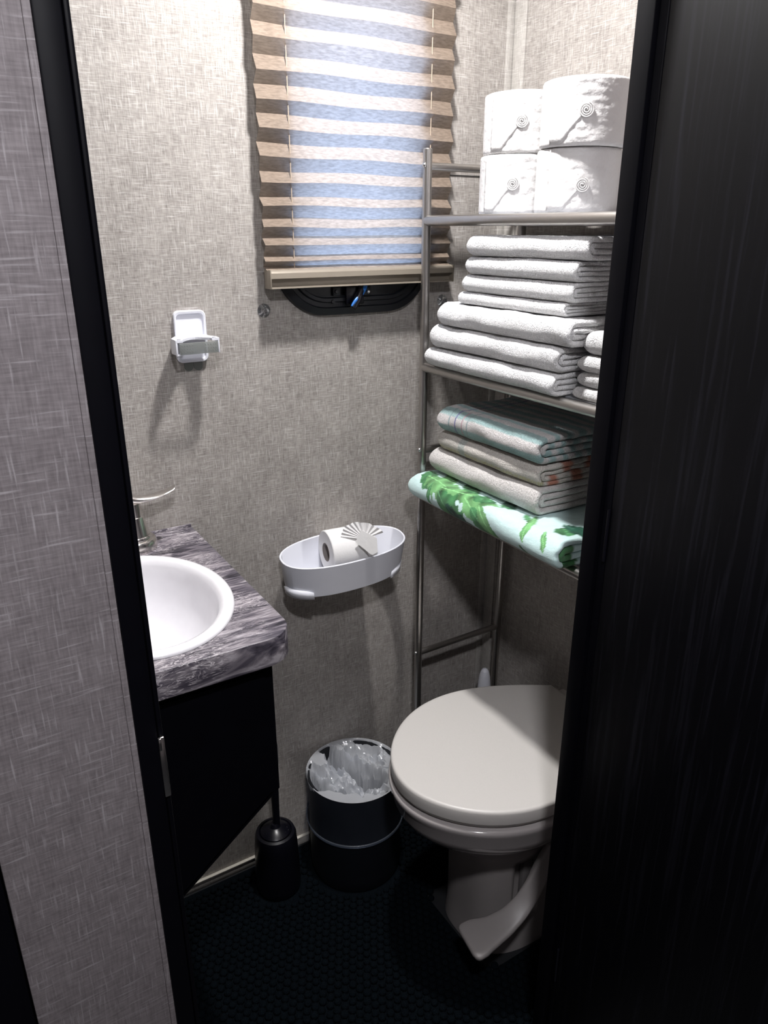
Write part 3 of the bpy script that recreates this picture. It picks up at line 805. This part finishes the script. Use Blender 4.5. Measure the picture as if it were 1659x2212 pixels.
# worktop
cx1 = .376; cy0 = .838; rr = .045
SC = (.212, 1.038); SA, SB = .1325, .174
out = [(-.30, D-.0008), (-.30, cy0)] + [(cx1-rr+rr*math.cos(a), cy0+rr+rr*math.sin(a)) for a in [-PI/2+PI/2*k/12 for k in range(13)]] + [(cx1, D-.0008)]
wt = empty('worktop', (.04, 1.08, H-.571), 'grey marbled laminate worktop with a rounded corner', 'worktop')
ztp = H-.526
def offs(pts, d):
    o_ = []
    for x_, y_ in pts:
        o_.append((x_-d if x_ > .2 else x_, y_+d if y_ < 1.0 else y_))
    return o_
bm = bmesh.new()
def cap_with_hole(z, outer, hole):
    nh = len(hole)
    vo = [bm.verts.new((a, b_, z)) for a, b_ in outer]; vh = [bm.verts.new((a, b_, z)) for a, b_ in hole]
    eo = [bm.edges.new((vo[i], vo[(i+1) % len(vo)])) for i in range(len(vo))]
    eh = [bm.edges.new((vh[i], vh[(i+1) % nh])) for i in range(nh)]
    bmesh.ops.triangle_fill(bm, use_beauty=True, use_dissolve=False, edges=eo+eh)
    return vo, vh
hole = [(SC[0]+(SA-.012)*math.cos(2*PI*k/48), SC[1]+(SB-.012)*math.sin(2*PI*k/48)) for k in range(48)]
o1 = offs(out, .002)
vo, vh = cap_with_hole(ztp, o1, hole)
prev = vo
for d, z in ((.0006, -.0006), (0, -.002), (0, -.042), (.002, -.044)):
    cur = [bm.verts.new((a, b_, ztp+z)) for a, b_ in offs(out, d)]
    for i in range(len(cur)):
        j = (i+1) % len(cur); bm.faces.new((prev[i], prev[j], cur[j], cur[i]))
    prev = cur
lo = [bm.verts.new((v.co.x, v.co.y, ztp-.044)) for v in vh]
for i in range(48): bm.faces.new((vh[i], vh[(i+1) % 48], lo[(i+1) % 48], lo[i]))
eo = [bm.edges.get((prev[i], prev[(i+1) % len(prev)])) or bm.edges.new((prev[i], prev[(i+1) % len(prev)])) for i in range(len(prev))]
eh = [bm.edges.get((lo[i], lo[(i+1) % 48])) or bm.edges.new((lo[i], lo[(i+1) % 48])) for i in range(48)]
bmesh.ops.triangle_fill(bm, use_beauty=True, use_dissolve=False, edges=eo+eh)
frombm('worktop_slab', bm, MARBLE, wt, auto=35)
box('upstand', (-.30, D-.0008-.004, ztp), (.374, D-.0008, ztp+.006), MARBLE, wt, .001)
# basin
def ell(s, z, d=0): return [(SC[0]+(SA*s-d)*math.cos(2*PI*k/72), SC[1]+(SB*s-d)*math.sin(2*PI*k/72), z) for k in range(72)]
zr = ztp
rings = [ell(1, zr+.0006), ell(1, zr+.003), ell(1, zr+.0055, .002), ell(1, zr+.0068, .006), ell(1, zr+.0065, .014), ell(1, zr+.004, .020), ell(1, zr-.004, .024), ell(1, zr-.020, .027), ell(1, zr-.055, .034), ell(1, zr-.085, .048), ell(1, zr-.105, .070), ell(1, zr-.114, .100), ell(1, zr-.116, .118)]
rings += [ell(1, zr-.121, .116), ell(1, zr-.108, .066), ell(1, zr-.086, .043), ell(1, zr-.055, .030), ell(1, zr-.010, .020), ell(1, zr+.0006, .014)]
sk = empty('wash_basin', (SC[0], SC[1], ztp), 'white oval drop-in wash basin in the marbled worktop', 'basin')
loft('basin_bowl', rings, SINKM, sk, cap0=False, cap1=False, closed=True, auto=60)
lathe('drain', [(.0005, zr-.113), (.018, zr-.113), (.019, zr-.1145), (.019, zr-.117)], CHROME, sk, SC, 24)
# faucet
fc = empty('faucet', (.212, 1.25, ztp), 'brushed nickel faucet handle with a curved lever on the worktop', 'faucet')
HX, HY = .262, 1.248
def handle(hx, hy, sgn):
    z = ztp
    lathe('escutcheon', [(.0005, z+.0002), (.0335, z+.0002), (.0340, z+.003), (.0335, z+.016), (.031, z+.0195), (.0265, z+.020), (.0265, z+.024), (.0245, z+.0265), (.0005, z+.0265)], CHROME, fc, (hx, hy), 40)
    lathe('handle_body', [(.0005, z+.0268), (.0230, z+.0268), (.0215, z+.034), (.0165, z+.058), (.0160, z+.060), (.0148, z+.0605), (.0135, z+.074), (.0125, z+.084), (.0005, z+.086)], CHROME, fc, (hx, hy), 40)
    ctr = catmull([(-.012*sgn, 0, .086), (-.004*sgn, 0, .0915), (.012*sgn, 0, .0885), (.035*sgn, 0, .0890), (.055*sgn, 0, .0935), (.071*sgn, 0, .0985), (.076*sgn, 0, .1035)], 6)
    ws = [.007, .0115, .0120, .0125, .0125, .009, .003]; ths = [.007, .0095, .0068, .0045, .0032, .0022, .0012]
    rg = []; nn = len(ctr)
    for i, p in enumerate(ctr):
        q = i/(nn-1)*(len(ws)-1); a = int(min(q, len(ws)-2)); fr_ = q-a
        w_ = ws[a]*(1-fr_)+ws[a+1]*fr_; th = ths[a]*(1-fr_)+ths[a+1]*fr_
        rg.append([(hx+p.x, hy+w_*math.cos(t), z+p.z+th*math.sin(t)) for t in [2*PI*k/16 for k in range(16)]])
    loft('lever', rg, CHROME, fc)
handle(HX, HY, 1); handle(.212-.05, HY, -1)
box('base_plate', (.165, HY-.016, ztp+.0003), (.258, HY+.016, ztp+.010), CHROME, fc, .004)
tube('spout', catmull([(.212, HY, ztp+.01), (.212, HY-.002, ztp+.06), (.212, HY-.02, ztp+.085), (.212, HY-.06, ztp+.085), (.212, HY-.095, ztp+.068)], 6), .011, CHROME, fc, 20)

# ------------------------------------------------------------------ toilet
TC = .903
px_ = np.array([.597, .604, .630, .666, .70, .73, .787, .843, .888, .951, .998, 1.046]); hw_ = np.array([0, .047, .092, .131, .152, .167, .1815, .179, .168, .1435, .116, .084])
co = np.polyfit(px_, hw_**2, 5)
root = [r_.real for r_ in np.roots(co) if abs(r_.imag) < 1e-9 and .57 < r_.real < .62]
x_tip = max(root) if root else .597
def lid_outline(d=0, xback=1.043, n=44, zf=lambda x: 0):
    xs_ = [x_tip+(xback-x_tip)*(1-math.cos(PI/2*k/n)) for k in range(n+1)]
    top_ = [(x_, math.sqrt(max(0, float(np.polyval(co, x_))))) for x_ in xs_]
    pts = [(x_, TC+y_) for x_, y_ in top_] + [(x_, TC-y_) for x_, y_ in reversed(top_)][:-1]
    if d:
        cx_ = .83; out_ = []
        for x_, y_ in pts:
            v = Vector((x_-cx_, y_-TC)); l = v.length; v *= (l-d)/l; out_.append((cx_+v.x, TC+v.y))
        return out_
    return pts
def lr(d, z): return [(a, b_, z) for a, b_ in lid_outline(d)]
tt = empty('toilet', (.88, TC, 0), 'bone coloured toilet with closed lid and foot pedal', 'toilet')
ZL = H-.935
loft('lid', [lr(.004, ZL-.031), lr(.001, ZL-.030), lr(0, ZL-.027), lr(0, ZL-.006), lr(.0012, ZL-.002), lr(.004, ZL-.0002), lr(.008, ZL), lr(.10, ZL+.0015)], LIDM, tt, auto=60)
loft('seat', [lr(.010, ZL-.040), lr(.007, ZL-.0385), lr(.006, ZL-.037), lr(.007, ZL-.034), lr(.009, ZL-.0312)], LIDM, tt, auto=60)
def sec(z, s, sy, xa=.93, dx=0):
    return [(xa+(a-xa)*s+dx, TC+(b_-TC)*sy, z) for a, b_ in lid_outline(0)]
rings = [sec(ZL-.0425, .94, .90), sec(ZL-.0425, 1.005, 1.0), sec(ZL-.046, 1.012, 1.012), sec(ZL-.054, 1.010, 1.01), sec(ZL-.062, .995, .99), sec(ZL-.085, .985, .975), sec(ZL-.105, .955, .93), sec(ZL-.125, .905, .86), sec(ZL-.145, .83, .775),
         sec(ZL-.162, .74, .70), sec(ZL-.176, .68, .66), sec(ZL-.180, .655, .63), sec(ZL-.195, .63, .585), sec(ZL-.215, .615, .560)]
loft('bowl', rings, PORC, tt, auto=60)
def ped(z, x0_, x1_, hw, p=3.0): return [(a, b_, z) for a, b_ in stadium((x0_+x1_)/2, TC, (x1_-x0_)/2, hw, 20, p)]
ZP = ZL-.2135
bm_rings = [ped(.0, .742, 1.06, .104), ped(.006, .742, 1.06, .104), ped(.03, .745, 1.055, .102), ped(.08, .746, 1.05, .100), ped(ZP-.02, .742, 1.045, .099), ped(ZP-.004, .741, 1.045, .100), ped(ZP, .745, 1.04, .097)]
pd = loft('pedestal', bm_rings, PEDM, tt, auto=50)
cut = box('tmp_cut', (.803, TC-.15, .105), (.862, TC-.070, ZP-.015), None, None, .003)
bo = pd.modifiers.new('b', 'BOOLEAN'); bo.object = cut; bo.operation = 'DIFFERENCE'; bo.solver = 'EXACT'
dg = bpy.context.evaluated_depsgraph_get(); nm = bpy.data.meshes.new_from_object(pd.evaluated_get(dg)); pd.modifiers.clear(); pd.data = nm
bpy.data.objects.remove(cut)
box('valve_plate', (.834, TC-.084, .110), (.858, TC-.072, ZP-.020), mat('dark_bone_plastic', (.16, .15, .15), .5), tt, .002)
# foot pedal
ctr = catmull([(.664, .782, .140), (.690, .778, .1445), (.722, .772, .150), (.757, .768, .162), (.790, .768, .183), (.820, .772, .212), (.845, .778, .240), (.872, .784, .258)], 6)
wds = [.040, .0385, .0285, .022, .019, .018, .018, .020]; dirs = [(-.10, 1, 0), (-.12, 1, 0), (-.16, 1, 0), (-.2, 1, .15), (-.3, .9, .4), (-.45, .6, .7), (-.6, .3, .7), (-.5, .2, .8)]
rg = []; nn = len(ctr)
for i, p in enumerate(ctr):
    q = i/(nn-1)*(len(wds)-1); a = int(min(q, len(wds)-2)); fr_ = q-a
    w_ = wds[a]*(1-fr_)+wds[a+1]*fr_; d0 = Vector(dirs[a]).lerp(Vector(dirs[a+1]), fr_).normalized()
    tan = (ctr[min(i+1, nn-1)]-ctr[max(i-1, 0)]).normalized(); d0 = (d0-tan*d0.dot(tan)).normalized(); n0 = tan.cross(d0).normalized()
    w_ *= (.62, .86, .96)[i] if i < 3 else 1
    th = .0085 if i else .004
    for_ = []
    for k in range(20):
        t = 2*PI*k/20; c, s_ = math.cos(t), math.sin(t)
        for_.append(p+d0*w_*math.copysign(abs(c)**.5, c)+n0*th*math.copysign(abs(s_)**.5, s_))
    rg.append(for_)
loft('foot_pedal', rg, PEDM, tt, auto=60)
for sy in (-.055, .055):
    bm = bmesh.new(); bbox(bm, (1.030, TC+sy-.014, ZL-.044), (1.062, TC+sy+.014, ZL-.006), .004); frombm('hinge', bm, LIDM, tt)

# white handle tip behind the toilet lid
hx, hy = 1.034, 1.203
ph = empty('toilet_brush', (hx, hy, 0), 'white rounded handle tip showing between the toilet lid and the rack', 'brush')
lathe('brush_handle', [(.0005, H-1.008), (.006, H-1.010), (.010, H-1.016), (.0135, H-1.030), (.016, H-1.055), (.017, H-1.08), (.015, H-1.13), (.010, H-1.20), (.010, .10)], WHITEP, ph, (hx, hy), 32)
lathe('brush_pot', [(.026, .0034), (.029, .007), (.028, .10), (.024, .115), (.012, .118)], WHITEP, ph, (hx, hy), 40)

# ------------------------------------------------------------------ bin with liner
BCx, BCy = .655, 1.188; zt = H-1.138; RT = .106
ZF = .0034
bn = empty('waste_bin', (BCx, BCy, 0), 'round dark waste bin beside the toilet', 'bin')
lathe('bin_body', [(.0005, ZF), (.100, ZF), (.103, .007), (.104, .03), (RT-.002, zt-.003), (RT-.002, zt), (RT-.006, zt), (.099, .03), (.097, .010), (.0005, .010)], BIND, bn, (BCx, BCy), 96)
lg = empty('bin_liner', (BCx, BCy, .02), 'milky crumpled plastic bag lining the dark waste bin', 'bin bag')
# outer skirt over the rim
vs = []; fs = []; n = 160; lv = [0, .004, .012, .03, .06, .09, .112]
for i, d in enumerate(lv):
    for k in range(n):
        a = 2*PI*k/n; w_ = noise.noise(Vector((math.cos(a)*4, math.sin(a)*4, d*25)))*.0018+noise.noise(Vector((a*9, d*60, 2)))*.0008
        rr = RT+.0022+abs(w_) + (.001 if i == len(lv)-1 else 0)
        vs.append((BCx+rr*math.cos(a), BCy+rr*math.sin(a), zt-d+(.002 if i == 0 else 0)+ (noise.noise(Vector((math.cos(a)*2, math.sin(a)*2, 4)))*.004 if i == len(lv)-1 else 0)))
for i in range(len(lv)-1):
    for k in range(n): fs.append((i*n+k, i*n+(k+1) % n, (i+1)*n+(k+1) % n, (i+1)*n+k))
mk('outer_skirt', vs, fs, BAGOUT, lg, auto=0)
hem = [(BCx+(RT+.0042)*math.cos(2*PI*k/96), BCy+(RT+.0042)*math.sin(2*PI*k/96)) for k in range(96)]
rings = []
for dr, dz in ((-.0008, -.0035), (.0008, -.0035), (.0012, .0035), (-.0008, .0035)):
    rings.append([(BCx+(a-BCx)*(1+dr/RT), BCy+(b_-BCy)*(1+dr/RT), zt-.114+dz) for a, b_ in hem])
loft('hem', rings, thin('bag_hem', (.7, .75, .85), .30, .3, (.30, .34, .40)), lg, closed=True, auto=0)
# crumpled inside
vs = []; fs = []; n = 200; mr_ = 70
def ridge(x): return 1-abs(2*(x-math.floor(x))-1)
for i in range(mr_+1):
    q = i/mr_
    for k in range(n):
        a = 2*PI*k/n
        rr = (RT+.0022)*(1-q)**.85 if q < 1 else 0
        rr = (RT+.0020)*(1-q)
        px, py = rr*math.cos(a), rr*math.sin(a)
        dpt = .075*(1-(rr/RT)**2.2)
        v = Vector((px*26, py*14, 3.3)); 
        c1 = noise.noise(v); c0 = noise.noise(Vector((px*24+2*py*6, py*7-px*3, 11.5))); c2 = noise.noise(Vector((px*60+5, py*38, 1))); c3 = noise.noise(Vector((px*130, py*95, 7)))
        cr = (1-abs(c0)*3.2)*.034 - (.045 if c0 < -.30 else 0) + (1-abs(c1)*2.6)*.022 + (1-abs(c2)*2)*.014 + (1-abs(c3)*2)*.005
        env = min(1, q*5)
        z = zt+.003-dpt+cr*env-.010*env
        z = min(z, zt+.004+.012*env*max(0, c1))
        vs.append((BCx+px+env*.006*c2*(q < .97), BCy+py+env*.006*c3*(q < .97), z))
for i in range(mr_):
    for k in range(n): fs.append((i*n+k, i*n+(k+1) % n, (i+1)*n+(k+1) % n, (i+1)*n+k))
mk('crumpled_film', vs, fs, BAGM, lg, auto=28)

# ------------------------------------------------------------------ toilet brush, black
BX_, BY_ = .468, 1.212
tb = empty('toilet_brush', (BX_, BY_, 0), 'glossy black toilet brush in a round holder against the back wall', 'brush')
lathe('brush_holder', [(.0005, ZF), (.046, ZF), (.0495, .007), (.0505, .02), (.047, .125), (.045, .150), (.042, .158), (.036, .160), (.034, .156), (.030, .152), (.0005, .152)], BLKP, tb, (BX_, BY_), 56)
lathe('brush_lid', [(.033, .1525), (.0325, .160), (.022, .168), (.012, .172), (.008, .180)], BLKP, tb, (BX_, BY_), 40)
lathe('brush_handle', [(.0075, .175), (.0085, .24), (.0095, .30), (.0125, .345), (.0125, .385), (.0095, .393), (.0005, .395)], BLKP, tb, (BX_+.004, BY_), 28)
bm = bmesh.new()
for k in range(40):
    a = k*2.399; r_ = .006+.024*math.sqrt((k+.5)/40)
    zt_ = .172+.002*math.cos(k)-.008*(r_/.03)
    bmesh.ops.create_icosphere(bm, subdivisions=1, radius=.0011, matrix=Matrix.Translation((BX_+r_*math.cos(a), BY_+r_*math.sin(a), zt_-.001)))
o = frombm('lid_drops', bm, BLKP, tb); o['kind'] = 'stuff'

# ------------------------------------------------------------------ bobble mat on the floor
_m = None
mt = empty('bath_mat', (.55, .9, 0), 'near-black bobble bath mat covering the floor', 'mat')
MATM = terry('dark_chenille', (.0038, .0064, .0092), strength=1, scale=420, vary=.2)
MATM.node_tree.nodes['Principled BSDF'].inputs['Sheen Weight'].default_value = 0
MATM.node_tree.nodes['Principled BSDF'].inputs['Specular IOR Level'].default_value = .05
bm = bmesh.new(); bbox(bm, (-.28, .63, .0002), (.736, D-.012, .003), .001); bbox(bm, (.736, .63, .0002), (1.08, .794, .003), .001); bbox(bm, (.728, 1.016, .0002), (1.08, D-.012, .003), .001)
frombm('mat_backing', bm, MATM, mt)
# bobbles stop short of things standing on the mat
proto = bmesh.new(); bmesh.ops.create_uvsphere(proto, u_segments=10, v_segments=6, radius=1)
pv = [v.co.copy() for v in proto.verts]; proto.verts.index_update(); pf_ = [tuple(v.index for v in f_.verts) for f_ in proto.faces]; proto.free()
vs = []; fs = []
pitch = .0165; row = 0; y = .64
def blocked(x_, y_):
    if math.hypot(x_-BCx, y_-BCy) < .113: return True
    if math.hypot(x_-BX_, y_-BY_) < .060: return True
    if abs(x_-.91) < .185 and abs(y_-TC) < .118 and abs(x_-.91)/.185+abs(y_-TC)/.118 < 1.72: return True
    if math.hypot(x_-1.01, y_-1.205) < .055: return True
    for X_ in (FX, BXK):
        for Y_ in (YA, YB):
            if math.hypot(x_-X_, y_-Y_) < .021: return True
    return False
while y < 1.275:
    x_ = -.26+(pitch/2 if row % 2 else 0)
    while x_ < 1.065:
        if not blocked(x_, y):
            b0 = len(vs); jx, jy, jr = random.uniform(-.001, .001), random.uniform(-.001, .001), random.uniform(.92, 1.08)
            for v in pv: vs.append((x_+jx+v.x*.0078*jr, y+jy+v.y*.0078*jr, .0065+v.z*.0055*jr))
            fs += [tuple(b0+i for i in f_) for f_ in pf_]
        x_ += pitch
    y += pitch*.866; row += 1
o = mk('bobbles', vs, fs, MATM, mt); o['kind'] = 'stuff'
